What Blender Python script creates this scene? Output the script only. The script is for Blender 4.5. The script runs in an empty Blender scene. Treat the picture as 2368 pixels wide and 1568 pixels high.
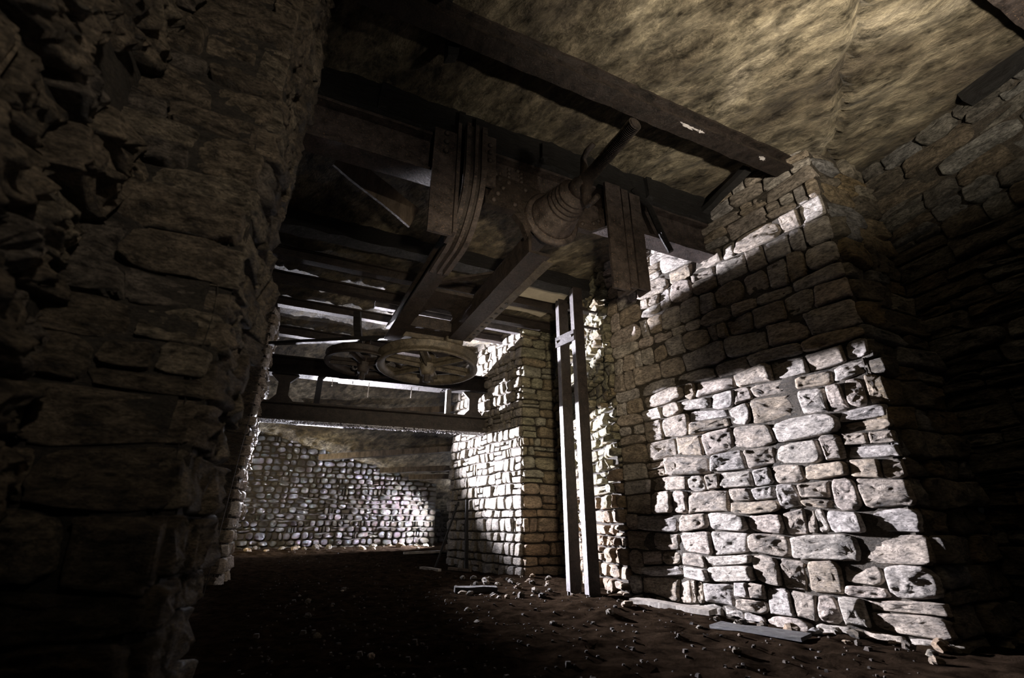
import bpy, math, random
from mathutils import Vector, Matrix, noise

# ------------------------------------------------------------------ camera, world, light, exposure
SC = bpy.context.scene
COL = SC.collection
F_PX, PITCH, CAM_H = 1060.0, math.radians(21.9), 0.60
cam_d = bpy.data.cameras.new('camera')
cam_d.sensor_width = 36.0
cam_d.lens = 36.0 * F_PX / 2368.0
cam_d.clip_start = 0.02
cam_d.dof.use_dof = True
cam_d.dof.focus_distance = 4.2
cam_d.dof.aperture_fstop = 2.8
cam = bpy.data.objects.new('camera', cam_d)
COL.objects.link(cam)
cam.location = (0, 0, CAM_H)
cam.rotation_euler = (math.radians(90) + PITCH, 0, 0)
SC.camera = cam

W = bpy.data.worlds.new('world')
SC.world = W
W.use_nodes = True
W.node_tree.nodes['Background'].inputs[0].default_value = (0.9, 0.85, 0.8, 1)
W.node_tree.nodes['Background'].inputs[1].default_value = 0.0015

SC.view_settings.view_transform = 'Standard'
SC.view_settings.look = 'None'
SC.view_settings.gamma = 1.0
SC.view_settings.exposure = 0.0
SC.view_settings.use_curve_mapping = False


def lamp(name, kind, loc, energy, color, radius, aim=None, size=None, blend=None):
    d = bpy.data.lights.new(name, kind)
    d.energy = energy
    d.color = color
    d.shadow_soft_size = radius
    if kind == 'SPOT':
        d.spot_size = math.radians(size)
        d.spot_blend = blend
    o = bpy.data.objects.new(name, d)
    COL.objects.link(o)
    o.location = loc
    if aim is not None:
        o.rotation_euler = (Vector(aim) - Vector(loc)).to_track_quat('-Z', 'Y').to_euler()
    return o


# cold torch beyond the double girder, aimed across the chamber at the piers on the other side
LAMP_BACK = (-4.0, 8.0, 1.90)
lamp('torch_cold', 'SPOT', LAMP_BACK, 15000, (0.94, 0.91, 1.0), 0.02, (1.6, 4.35, 2.1), 55, 0.6)
lamp('torch_cold_side', 'SPOT', LAMP_BACK, 4000, (0.90, 0.89, 1.0), 0.03, (-4.42, 5.4, 1.45), 70, 0.7)
lamp('torch_cold_up', 'SPOT', LAMP_BACK, 420, (0.92, 0.90, 1.0), 0.03, (-1.75, 4.9, 3.25), 42, 0.8)
lamp('torch_cold_spill', 'POINT', (-3.9, 8.0, 1.35), 40, (0.90, 0.89, 1.0), 0.03)
# second cold torch hidden in the gallery behind the far pier
lamp('torch_gallery', 'SPOT', (-1.13, 11.0, 0.80), 2400, (0.86, 0.87, 1.0), 0.03, (-3.2, 10.75, 0.45), 84, 0.6)
lamp('torch_gallery_spill', 'POINT', (-1.13, 11.0, 0.80), 25, (0.86, 0.87, 1.0), 0.03)
# weak warm lamp behind the far left pier, on the back wall
lamp('torch_corner', 'SPOT', (-4.3, 7.0, 1.5), 330, (1.0, 0.82, 0.50), 0.05, (-4.4, 10.2, 0.9), 80, 0.8)
# warm torch near the photographer, aimed up at the roof
lamp('torch_warm', 'SPOT', (1.65, 0.55, 1.75), 560, (1.0, 0.88, 0.71), 0.05, (1.75, 1.0, 3.35), 122, 1.0)
# weak warm lamp aimed at the near left pier
lamp('torch_pier', 'SPOT', (0.75, -0.75, 1.7), 105, (1.0, 0.87, 0.72), 0.05, (-0.66, 1.2, 1.75), 64, 1.0)
# weak warm lamp beside the camera, lighting the machinery in the middle of the chamber
lamp('torch_low', 'SPOT', (0.35, 0.1, 0.9), 560, (1.0, 0.83, 0.60), 0.05, (-0.15, 4.8, 2.2), 52, 1.0)


# ------------------------------------------------------------------ materials
def new_mat(name):
    m = bpy.data.materials.new(name)
    m.use_nodes = True
    nt = m.node_tree
    nt.nodes.clear()
    out = nt.nodes.new('ShaderNodeOutputMaterial')
    b = nt.nodes.new('ShaderNodeBsdfPrincipled')
    nt.links.new(b.outputs[0], out.inputs[0])
    return m, nt, b


def nd(nt, t, **kw):
    n = nt.nodes.new(t)
    for k, v in kw.items():
        if k.startswith('i_'):
            n.inputs[int(k[2:])].default_value = v
        else:
            setattr(n, k, v)
    return n


def ramp(nt, stops, interp='LINEAR'):
    r = nt.nodes.new('ShaderNodeValToRGB')
    r.color_ramp.interpolation = interp
    e = r.color_ramp.elements
    while len(e) < len(stops):
        e.new(0.5)
    for i, (p, c) in enumerate(stops):
        e[i].position = p
        e[i].color = (c, c, c, 1) if isinstance(c, (int, float)) else (c[0], c[1], c[2], 1)
    return r


def mixc(nt, kind, fac, a, b):
    n = nt.nodes.new('ShaderNodeMix')
    n.data_type = 'RGBA'
    n.blend_type = kind
    for sock, v in ((n.inputs[0], fac), (n.inputs[6], a), (n.inputs[7], b)):
        if hasattr(v, 'is_output') or isinstance(v, bpy.types.NodeSocket):
            nt.links.new(v, sock)
        elif isinstance(v, (int, float)):
            sock.default_value = v
        else:
            sock.default_value = (v[0], v[1], v[2], 1)
    return n.outputs[2]


def noise_tex(nt, vec, scale, detail=6, rough=0.6, dist=0.0):
    n = nt.nodes.new('ShaderNodeTexNoise')
    n.inputs['Scale'].default_value = scale
    n.inputs['Detail'].default_value = detail
    n.inputs['Roughness'].default_value = rough
    n.inputs['Distortion'].default_value = dist
    nt.links.new(vec, n.inputs['Vector'])
    return n.outputs[0]


def stone_mat(name, tones, grime=0.75, rough=(0.45, 0.85), bump=0.5, spec=0.4, streak=(1, 1, 2.4), scale=1.0, coat=0.0):
    m, nt, b = new_mat(name)
    L = nt.links
    geo = nd(nt, 'ShaderNodeNewGeometry')
    oi = nd(nt, 'ShaderNodeObjectInfo')
    add = nd(nt, 'ShaderNodeMath', operation='ADD')
    L.new(oi.outputs['Random'], add.inputs[0])
    L.new(geo.outputs['Random Per Island'], add.inputs[1])
    fr = nd(nt, 'ShaderNodeMath', operation='FRACT')
    L.new(add.outputs[0], fr.inputs[0])
    # offset the pattern from stone to stone
    mul = nd(nt, 'ShaderNodeVectorMath', operation='MULTIPLY')
    L.new(geo.outputs['Position'], mul.inputs[0])
    mul.inputs[1].default_value = streak
    sc = nd(nt, 'ShaderNodeVectorMath', operation='SCALE')
    sc.inputs[0].default_value = (17.3, 9.1, 23.7)
    L.new(fr.outputs[0], sc.inputs['Scale'])
    ad = nd(nt, 'ShaderNodeVectorMath', operation='ADD')
    L.new(mul.outputs[0], ad.inputs[0])
    L.new(sc.outputs[0], ad.inputs[1])
    v = ad.outputs[0]
    n = len(tones)
    tone = ramp(nt, [(i / n, t) for i, t in enumerate(tones)], 'CONSTANT')
    L.new(fr.outputs[0], tone.inputs[0])
    n1 = noise_tex(nt, v, 7 * scale, 8, 0.65, 0.4)
    g = ramp(nt, [(0.34, 1 - grime), (0.62, 1.0)])
    L.new(n1, g.inputs[0])
    c = mixc(nt, 'MULTIPLY', 1.0, tone.outputs[0], g.outputs[0])
    n2 = noise_tex(nt, v, 34 * scale, 6, 0.7)
    g2 = ramp(nt, [(0.36, 0.35), (0.58, 1.2)])
    L.new(n2, g2.inputs[0])
    c = mixc(nt, 'MULTIPLY', 0.95, c, g2.outputs[0])
    # dark pits
    vo = nd(nt, 'ShaderNodeTexVoronoi')
    vo.inputs['Scale'].default_value = 26 * scale
    L.new(v, vo.inputs['Vector'])
    pit = ramp(nt, [(0.10, 0.25), (0.22, 1.0)])
    L.new(vo.outputs[0], pit.inputs[0])
    c = mixc(nt, 'MULTIPLY', 0.55, c, pit.outputs[0])
    L.new(c, b.inputs['Base Color'])
    rr = ramp(nt, [(0.35, rough[0]), (0.7, rough[1])])
    L.new(n1, rr.inputs[0])
    L.new(rr.outputs[0], b.inputs['Roughness'])
    b.inputs['Specular IOR Level'].default_value = spec
    n3 = noise_tex(nt, v, 16 * scale, 10, 0.72, 0.6)
    hs = nd(nt, 'ShaderNodeMath', operation='ADD')
    L.new(n3, hs.inputs[0])
    ps = nd(nt, 'ShaderNodeMath', operation='MULTIPLY', i_1=0.18)
    L.new(pit.outputs[0], ps.inputs[0])
    L.new(ps.outputs[0], hs.inputs[1])
    bp = nd(nt, 'ShaderNodeBump')
    bp.inputs['Strength'].default_value = bump
    bp.inputs['Distance'].default_value = 0.07
    L.new(hs.outputs[0], bp.inputs['Height'])
    L.new(bp.outputs[0], b.inputs['Normal'])
    if coat:
        b.inputs['Coat Weight'].default_value = coat
        b.inputs['Coat Roughness'].default_value = 0.12
        b.inputs['Coat IOR'].default_value = 1.6
        L.new(bp.outputs[0], b.inputs['Coat Normal'])
    return m


def simple_mat(name, c1, c2, scale=12, rough=(0.35, 0.8), bump=0.3, dist=0.01, metal=0.0, spec=0.5, stretch=(1, 1, 1), speck=None):
    m, nt, b = new_mat(name)
    L = nt.links
    geo = nd(nt, 'ShaderNodeNewGeometry')
    mul = nd(nt, 'ShaderNodeVectorMath', operation='MULTIPLY')
    L.new(geo.outputs['Position'], mul.inputs[0])
    mul.inputs[1].default_value = stretch
    v = mul.outputs[0]
    n1 = noise_tex(nt, v, scale, 8, 0.7, 0.3)
    r = ramp(nt, [(0.35, c1), (0.68, c2)])
    L.new(n1, r.inputs[0])
    c = r.outputs[0]
    if speck:
        n4 = noise_tex(nt, v, 110, 3, 0.6)
        rs = ramp(nt, [(0.60, 0.0), (0.72, 1.0)])
        L.new(n4, rs.inputs[0])
        c = mixc(nt, 'MIX', rs.outputs[0], c, speck)
    L.new(c, b.inputs['Base Color'])
    n2 = noise_tex(nt, v, scale * 5, 6, 0.7)
    rr = ramp(nt, [(0.35, rough[0]), (0.65, rough[1])])
    L.new(n2, rr.inputs[0])
    L.new(rr.outputs[0], b.inputs['Roughness'])
    b.inputs['Metallic'].default_value = metal
    b.inputs['Specular IOR Level'].default_value = spec
    n3 = noise_tex(nt, v, scale * 3, 10, 0.75)
    bp = nd(nt, 'ShaderNodeBump')
    bp.inputs['Strength'].default_value = bump
    bp.inputs['Distance'].default_value = dist
    L.new(n3, bp.inputs['Height'])
    L.new(bp.outputs[0], b.inputs['Normal'])
    return m


def roof_mat():
    m, nt, b = new_mat('roof_rock')
    L = nt.links
    geo = nd(nt, 'ShaderNodeNewGeometry')
    mp = nd(nt, 'ShaderNodeMapping')
    mp.inputs['Rotation'].default_value = (0, 0, math.radians(42))
    L.new(geo.outputs['Position'], mp.inputs[0])
    st = nd(nt, 'ShaderNodeVectorMath', operation='MULTIPLY')
    st.inputs[1].default_value = (1.0, 1.9, 1.0)
    L.new(mp.outputs[0], st.inputs[0])
    v = st.outputs[0]
    big = noise_tex(nt, v, 0.95, 7, 0.62, 0.25)
    r = ramp(nt, [(0.33, (0.060, 0.047, 0.034)), (0.46, (0.17, 0.138, 0.090)), (0.58, (0.31, 0.265, 0.180)), (0.72, (0.47, 0.41, 0.31))])
    L.new(big, r.inputs[0])
    mid = noise_tex(nt, v, 6.5, 12, 0.72, 0.1)
    g = ramp(nt, [(0.36, 0.14), (0.49, 0.70), (0.62, 1.45)])
    L.new(mid, g.inputs[0])
    c = mixc(nt, 'MULTIPLY', 1.0, r.outputs[0], g.outputs[0])
    fine = noise_tex(nt, v, 40, 6, 0.7)
    g2 = ramp(nt, [(0.32, 0.6), (0.6, 1.1)])
    L.new(fine, g2.inputs[0])
    c = mixc(nt, 'MULTIPLY', 0.8, c, g2.outputs[0])
    L.new(c, b.inputs['Base Color'])
    rr = ramp(nt, [(0.35, 0.32), (0.65, 0.75)])
    L.new(mid, rr.inputs[0])
    L.new(rr.outputs[0], b.inputs['Roughness'])
    b.inputs['Specular IOR Level'].default_value = 0.5
    h = noise_tex(nt, v, 6.5, 14, 0.70, 0.15)
    bp = nd(nt, 'ShaderNodeBump')
    bp.inputs['Strength'].default_value = 1.0
    bp.inputs['Distance'].default_value = 0.10
    L.new(h, bp.inputs['Height'])
    L.new(bp.outputs[0], b.inputs['Normal'])
    return m


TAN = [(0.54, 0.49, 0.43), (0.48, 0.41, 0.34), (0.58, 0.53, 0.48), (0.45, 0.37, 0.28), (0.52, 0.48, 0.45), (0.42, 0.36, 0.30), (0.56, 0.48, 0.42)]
PIER = [(0.31, 0.28, 0.24), (0.27, 0.24, 0.20), (0.34, 0.31, 0.275), (0.26, 0.225, 0.175), (0.32, 0.285, 0.245)]
OCHRE = [(0.27, 0.235, 0.18), (0.22, 0.19, 0.145), (0.27, 0.21, 0.13), (0.29, 0.28, 0.27), (0.19, 0.16, 0.12), (0.32, 0.295, 0.25), (0.30, 0.225, 0.125)]
OLIVE = [(0.33, 0.31, 0.21), (0.28, 0.25, 0.17), (0.37, 0.33, 0.22), (0.31, 0.25, 0.16), (0.36, 0.34, 0.26)]
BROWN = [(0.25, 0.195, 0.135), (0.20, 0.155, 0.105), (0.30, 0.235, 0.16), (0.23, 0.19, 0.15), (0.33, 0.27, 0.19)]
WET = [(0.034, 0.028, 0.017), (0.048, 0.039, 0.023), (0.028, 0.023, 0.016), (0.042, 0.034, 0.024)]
M = {
    'stone_tan': stone_mat('stone_tan', TAN, 0.55, (0.5, 0.9), 0.6),
    'stone_rust': stone_mat('stone_rust', [(0.36, 0.27, 0.18), (0.30, 0.215, 0.14), (0.40, 0.31, 0.22), (0.33, 0.25, 0.18)], 0.6, (0.45, 0.85), 0.6),
    'stone_pier': stone_mat('stone_pier', PIER, 0.6, (0.5, 0.9), 0.6),
    'stone_ochre': stone_mat('stone_ochre', OCHRE, 0.7, (0.4, 0.8), 0.6),
    'stone_olive': stone_mat('stone_olive', OLIVE, 0.65, (0.45, 0.85), 0.65),
    'stone_brown': stone_mat('stone_brown', BROWN, 0.88, (0.5, 0.9), 1.0, scale=2.3),
    'stone_grey': stone_mat('stone_grey', [(0.27, 0.25, 0.21), (0.22, 0.20, 0.17), (0.30, 0.29, 0.27), (0.20, 0.17, 0.13), (0.34, 0.33, 0.30), (0.26, 0.21, 0.15)], 0.75, (0.45, 0.85), 0.8, scale=1.3),
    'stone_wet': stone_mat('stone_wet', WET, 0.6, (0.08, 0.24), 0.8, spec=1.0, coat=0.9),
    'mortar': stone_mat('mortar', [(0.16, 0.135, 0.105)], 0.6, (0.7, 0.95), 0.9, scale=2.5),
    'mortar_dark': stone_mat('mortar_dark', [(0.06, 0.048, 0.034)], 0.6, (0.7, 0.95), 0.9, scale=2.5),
    'crumbs': stone_mat('crumbs', [(0.04, 0.028, 0.019), (0.06, 0.043, 0.028), (0.03, 0.021, 0.015)], 0.4, (0.6, 0.95), 0.4),
    'roof': roof_mat(),
    'soil': simple_mat('soil', (0.010, 0.007, 0.005), (0.052, 0.035, 0.023), 9, (0.9, 1.0), 1.0, 0.08, 0.0, 0.0),
    'rust': simple_mat('rust', (0.016, 0.012, 0.011), (0.082, 0.064, 0.058), 14, (0.35, 0.7), 0.6, 0.012, 0.25, 0.5, speck=(0.20, 0.13, 0.085)),
    'rust_dark': simple_mat('rust_dark', (0.010, 0.008, 0.007), (0.042, 0.031, 0.026), 14, (0.3, 0.65), 0.6, 0.012, 0.3, 0.5, speck=(0.10, 0.07, 0.05)),
    'steel_grey': simple_mat('steel_grey', (0.035, 0.032, 0.033), (0.11, 0.102, 0.106), 10, (0.35, 0.7), 0.4, 0.008, 0.1, 0.5),
    'iron_olive': simple_mat('iron_olive', (0.03, 0.025, 0.018), (0.12, 0.098, 0.07), 16, (0.3, 0.65), 0.5, 0.01, 0.3, 0.5, speck=(0.2, 0.17, 0.12)),
    'timber_dark': simple_mat('timber_dark', (0.002, 0.0018, 0.0016), (0.012, 0.010, 0.009), 11, (0.35, 0.7), 1.0, 0.03, 0.0, 0.6, (0.35, 0.35, 3.0)),
    'timber': simple_mat('timber', (0.035, 0.025, 0.016), (0.15, 0.115, 0.08), 11, (0.5, 0.85), 0.6, 0.012, 0.0, 0.4, (1, 1, 0.3)),
    'timber_pale': simple_mat('timber_pale', (0.16, 0.14, 0.12), (0.42, 0.38, 0.33), 14, (0.5, 0.85), 0.5, 0.01),
    'wet_iron': simple_mat('wet_iron', (0.006, 0.005, 0.005), (0.020, 0.016, 0.015), 18, (0.45, 0.8), 1.0, 0.03, 0.0, 0.15),
    'limescale': simple_mat('limescale', (0.45, 0.42, 0.42), (0.8, 0.77, 0.76), 20, (0.4, 0.7), 0.5, 0.01),
    'cement': simple_mat('cement', (0.42, 0.37, 0.28), (0.62, 0.56, 0.44), 5, (0.5, 0.8), 0.5, 0.02),
}


def water_mat():
    m, nt, b = new_mat('water_drop')
    b.inputs['Base Color'].default_value = (0.7, 0.7, 0.75, 1)
    b.inputs['Roughness'].default_value = 0.12
    b.inputs['IOR'].default_value = 1.33
    b.inputs['Transmission Weight'].default_value = 0.4
    b.inputs['Specular IOR Level'].default_value = 1.0
    return m


M['water'] = water_mat()


# ------------------------------------------------------------------ helpers
def mesh_of(name, vs, fs, mat, smooth=False):
    me = bpy.data.meshes.new(name)
    me.from_pydata([tuple(v) for v in vs], [], fs)
    if smooth:
        me.polygons.foreach_set('use_smooth', [True] * len(me.polygons))
    me.materials.append(M[mat])
    me.update()
    return me


def obj(name, vs, fs, mat, parent=None, smooth=False, base=None):
    """one mesh object from world-space vertices; base: world origin"""
    if base is None:
        if parent is not None and not parent.get('center_parts'):
            base = parent.matrix_basis.translation.copy()
            if parent.parent is not None:
                base = base + parent.parent.matrix_basis.translation
        else:
            n = len(vs)
            base = Vector((sum(v[0] for v in vs) / n, sum(v[1] for v in vs) / n, min(v[2] for v in vs)))
    base = Vector(base)
    me = mesh_of(name, [Vector(v) - base for v in vs], fs, mat, smooth)
    o = bpy.data.objects.new(name, me)
    COL.objects.link(o)
    o.location = base
    if parent is not None:
        pl = parent.location.copy()
        if parent.parent is not None:
            pl = pl + parent.parent.location
        o.parent = parent
        o.location = base - pl
    return o


def tag(o, label, cat, group=None, kind=None):
    o['label'] = label
    o['category'] = cat
    if group:
        o['group'] = group
    if kind:
        o['kind'] = kind
    return o


def thing(name, label, cat, loc, group=None):
    o = bpy.data.objects.new(name, None)
    COL.objects.link(o)
    o.location = loc
    o.empty_display_size = 0.05
    return tag(o, label, cat, group)


# machine frame: u along the cross beams, v away from the camera, z up; origin on the girder's near end
AZ = math.radians(24.3)
UX, VX = Vector((math.cos(AZ), math.sin(AZ), 0)), Vector((-math.sin(AZ), math.cos(AZ), 0))
G0 = Vector((-1.31, 2.1, 0))
ZV = Vector((0, 0, 1))


def P(u, v, z):
    return G0 + UX * u + VX * v + ZV * z


def prof_rect(w, h):
    return [(-w / 2, -h / 2), (w / 2, -h / 2), (w / 2, h / 2), (-w / 2, h / 2)]


def prof_I(w, h, tf, tw):
    a, b, t = w / 2, h / 2, tw / 2
    return [(-a, -b), (a, -b), (a, -b + tf), (t, -b + tf), (t, b - tf), (a, b - tf), (a, b), (-a, b), (-a, b - tf), (-t, b - tf), (-t, -b + tf), (-a, -b + tf)]


def prof_C(w, h, t):
    # web at -w/2, flanges towards +x
    a, b = w / 2, h / 2
    return [(-a, -b), (a, -b), (a, -b + t), (-a + t, -b + t), (-a + t, b - t), (a, b - t), (a, b), (-a, b)]


def prof_L(w, h, t):
    a, b = w / 2, h / 2
    return [(-a, -b), (a, -b), (a, -b + t), (-a + t, -b + t), (-a + t, b), (-a, b)]


def prof_round(r, n=12):
    return [(r * math.cos(2 * math.pi * i / n), r * math.sin(2 * math.pi * i / n)) for i in range(n)]


def sweep(profile, path, up=ZV, rough=0.0, seed=0, scales=None, side_fix=None):
    """profile x -> side, y -> up; path list of points"""
    path = [Vector(p) for p in path]
    n = len(profile)
    vs, fs = [], []
    for i, p in enumerate(path):
        a = path[max(i - 1, 0)]
        b = path[min(i + 1, len(path) - 1)]
        t = (b - a).normalized()
        side = t.cross(up) if side_fix is None else side_fix.copy()
        if side.length < 1e-5:
            side = t.cross(Vector((1, 0, 0)))
        side.normalize()
        up2 = side.cross(t).normalized()
        s = scales[i] if scales else 1.0
        for (x, y) in profile:
            q = p + side * (x * s) + up2 * (y * s)
            if rough:
                q = q + noise.noise_vector(q * 9 + Vector((seed, 0, 0))) * rough
            vs.append(q)
    for i in range(len(path) - 1):
        for k in range(n):
            k2 = (k + 1) % n
            fs.append((i * n + k, i * n + k2, (i + 1) * n + k2, (i + 1) * n + k))
    fs.append(tuple(range(n - 1, -1, -1)))
    fs.append(tuple(range((len(path) - 1) * n, len(path) * n)))
    return vs, fs


def line(p0, p1, k):
    p0, p1 = Vector(p0), Vector(p1)
    return [p0.lerp(p1, i / k) for i in range(k + 1)]


def bar(name, profile, p0, p1, mat, parent=None, up=ZV, rough=0.0, seg=0.12, seed=0, smooth=False):
    k = max(1, int((Vector(p1) - Vector(p0)).length / seg)) if rough else 1
    vs, fs = sweep(profile, line(p0, p1, k), up, rough, seed)
    return obj(name, vs, fs, mat, parent, smooth)


def box(name, c, ex, ey, ez, mat, parent=None, rough=0.0, bev=0.0):
    """c centre; ex, ey, ez half-extent vectors"""
    c = Vector(c)
    vs = []
    for sx in (-1, 1):
        for sy in (-1, 1):
            for sz in (-1, 1):
                q = c + ex * sx + ey * sy + ez * sz
                if rough:
                    q = q + noise.noise_vector(q * 13) * rough
                vs.append(q)
    fs = [(0, 1, 3, 2), (4, 6, 7, 5), (0, 4, 5, 1), (2, 3, 7, 6), (0, 2, 6, 4), (1, 5, 7, 3)]
    return obj(name, vs, fs, mat, parent)


def lathe(name, prof, origin, axis, mat, parent=None, n=32, smooth=True, rough=0.0, close=False):
    """prof: list of (radius, height along axis)"""
    origin, axis = Vector(origin), Vector(axis).normalized()
    s = axis.cross(ZV)
    if s.length < 1e-4:
        s = Vector((1, 0, 0))
    s.normalize()
    t = axis.cross(s)
    vs, fs = [], []
    m = len(prof)
    for (r, h) in prof:
        for k in range(n):
            a = 2 * math.pi * k / n
            q = origin + axis * h + (s * math.cos(a) + t * math.sin(a)) * r
            if rough:
                q = q + noise.noise_vector(q * 15) * rough
            vs.append(q)
    for i in range(m if close else m - 1):
        j = (i + 1) % m
        for k in range(n):
            k2 = (k + 1) % n
            fs.append((i * n + k, i * n + k2, j * n + k2, j * n + k))
    if not close:
        fs.append(tuple(range(n - 1, -1, -1)))
        fs.append(tuple(range((m - 1) * n, m * n)))
    return obj(name, vs, fs, mat, parent, smooth)


def plate(name, outline, origin, ax, ay, an, thick, mat, parent=None):
    """flat plate from a 2-D outline in the frame (ax, ay), thickness along an"""
    origin = Vector(origin)
    n = len(outline)
    vs = [origin + ax * x + ay * y for (x, y) in outline] + [origin + ax * x + ay * y + an * thick for (x, y) in outline]
    fs = [tuple(range(n - 1, -1, -1)), tuple(range(n, 2 * n))]
    for k in range(n):
        k2 = (k + 1) % n
        fs.append((k, k2, n + k2, n + k))
    return obj(name, vs, fs, mat, parent)


_rivet = {}


def rivet(pos, normal, mat, parent, r=0.014):
    key = (round(r, 4), mat)
    if key not in _rivet:
        vs, fs, n = [], [], 8
        for (rr, h) in ((1.0, -0.2), (1.0, 0.15), (0.75, 0.6), (0.35, 0.82)):
            for k in range(n):
                a = 2 * math.pi * k / n
                vs.append((rr * r * math.cos(a), rr * r * math.sin(a), h * r))
        for i in range(3):
            for k in range(n):
                k2 = (k + 1) % n
                fs.append((i * n + k, i * n + k2, (i + 1) * n + k2, (i + 1) * n + k))
        fs.append(tuple(range(3 * n, 4 * n)))
        fs.append(tuple(range(n - 1, -1, -1)))
        _rivet[key] = mesh_of('rivet', vs, fs, mat, True)
    o = bpy.data.objects.new('rivet', _rivet[key])
    COL.objects.link(o)
    o.parent = parent
    pl = parent.location.copy()
    if parent.parent is not None:
        pl = pl + parent.parent.location
    o.location = Vector(pos) - pl
    o.rotation_euler = Vector(normal).to_track_quat('Z', 'Y').to_euler()
    return o


def fbm(p, o=4):
    return noise.fractal(p, 0.9, 2.1, o, noise_basis='PERLIN_ORIGINAL')


# ------------------------------------------------------------------ roof height, floor height
def uv_of(x, y):
    r = Vector((x, y, 0)) - G0
    return r.dot(UX), r.dot(VX)


ROOF = 3.29


def roof_z(x, y):
    u, v = uv_of(x, y)
    z = ROOF
    if v > 4.5:
        f = min((v - 4.5) / 4.28, 1.3)
        k = 0.85 + (min(max(u, -1.5), 4.5) + 0.6) / 4.0 * 1.0
        z -= f * k
    return z


def floor_z(x, y):
    u, v = uv_of(x, y)
    z = 0.0
    if v > 4.0:
        z += min((v - 4.0) / 4.5, 1.2) * 0.13
    return z


def grid_obj(name, x0, x1, y0, y1, step, fz, mat, flip=False):
    nx, ny = int((x1 - x0) / step), int((y1 - y0) / step)
    vs, fs = [], []
    for j in range(ny + 1):
        for i in range(nx + 1):
            x, y = x0 + i * step, y0 + j * step
            vs.append((x, y, fz(x, y)))
    for j in range(ny):
        for i in range(nx):
            a = j * (nx + 1) + i
            q = (a, a + 1, a + nx + 2, a + nx + 1)
            fs.append(q[::-1] if flip else q)
    return obj(name, vs, fs, mat, None, True, base=(0, 0, 0))


CRACK = [(1.62, 0.9), (1.82, 1.35), (1.90, 1.62), (2.05, 1.86), (2.10, 2.1), (2.28, 2.35), (2.45, 2.75), (2.8, 3.2)]


def roof_surface(x, y):
    z = roof_z(x, y)
    z += fbm(Vector((x * 0.9, y * 0.9, 3.1)), 5) * 0.035
    # slanting cleavage ridges
    a = math.radians(-42)
    p = Vector((x * math.cos(a) + y * math.sin(a), (-x * math.sin(a) + y * math.cos(a)) * 2.4, 0.7))
    z += fbm(p * 2.2, 6) * 0.030
    # a step in the rock along the crack
    for (ax, ay), (bx, by) in zip(CRACK[:-1], CRACK[1:]):
        if ay <= y < by:
            cx = ax + (bx - ax) * (y - ay) / (by - ay) + 0.03 * noise.noise(Vector((0, y * 6, 0)))
            d = x - cx
            if d < 0:
                z -= 0.055 * math.exp(d / 0.4)
            if abs(d) < 0.05:
                z += 0.05
    return min(z, ROOF + 0.1)


ceiling = grid_obj('ceiling', -7.0, 5.0, -1.2, 14.0, 0.045, roof_surface, 'roof', True)
ceiling['kind'] = 'structure'


def floor_surface(x, y):
    z = floor_z(x, y)
    p = Vector((x, y, 0))
    z += fbm(p * 0.9, 4) * 0.035 + fbm(p * 5.5 + Vector((4, 4, 0)), 5) * 0.022
    return z


floor = grid_obj('floor', -7.0, 5.0, -0.6, 14.0, 0.045, floor_surface, 'soil')
floor['kind'] = 'structure'


# ------------------------------------------------------------------ rubble masonry
def make_courses(z0, z1, hmin, hmax, rng):
    zs = [z0]
    while zs[-1] < z1 - hmin * 0.7:
        zs.append(zs[-1] + rng.uniform(hmin, hmax))
    k = (z1 - z0) / (zs[-1] - z0)
    return [z0 + (z - z0) * k for z in zs]


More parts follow.
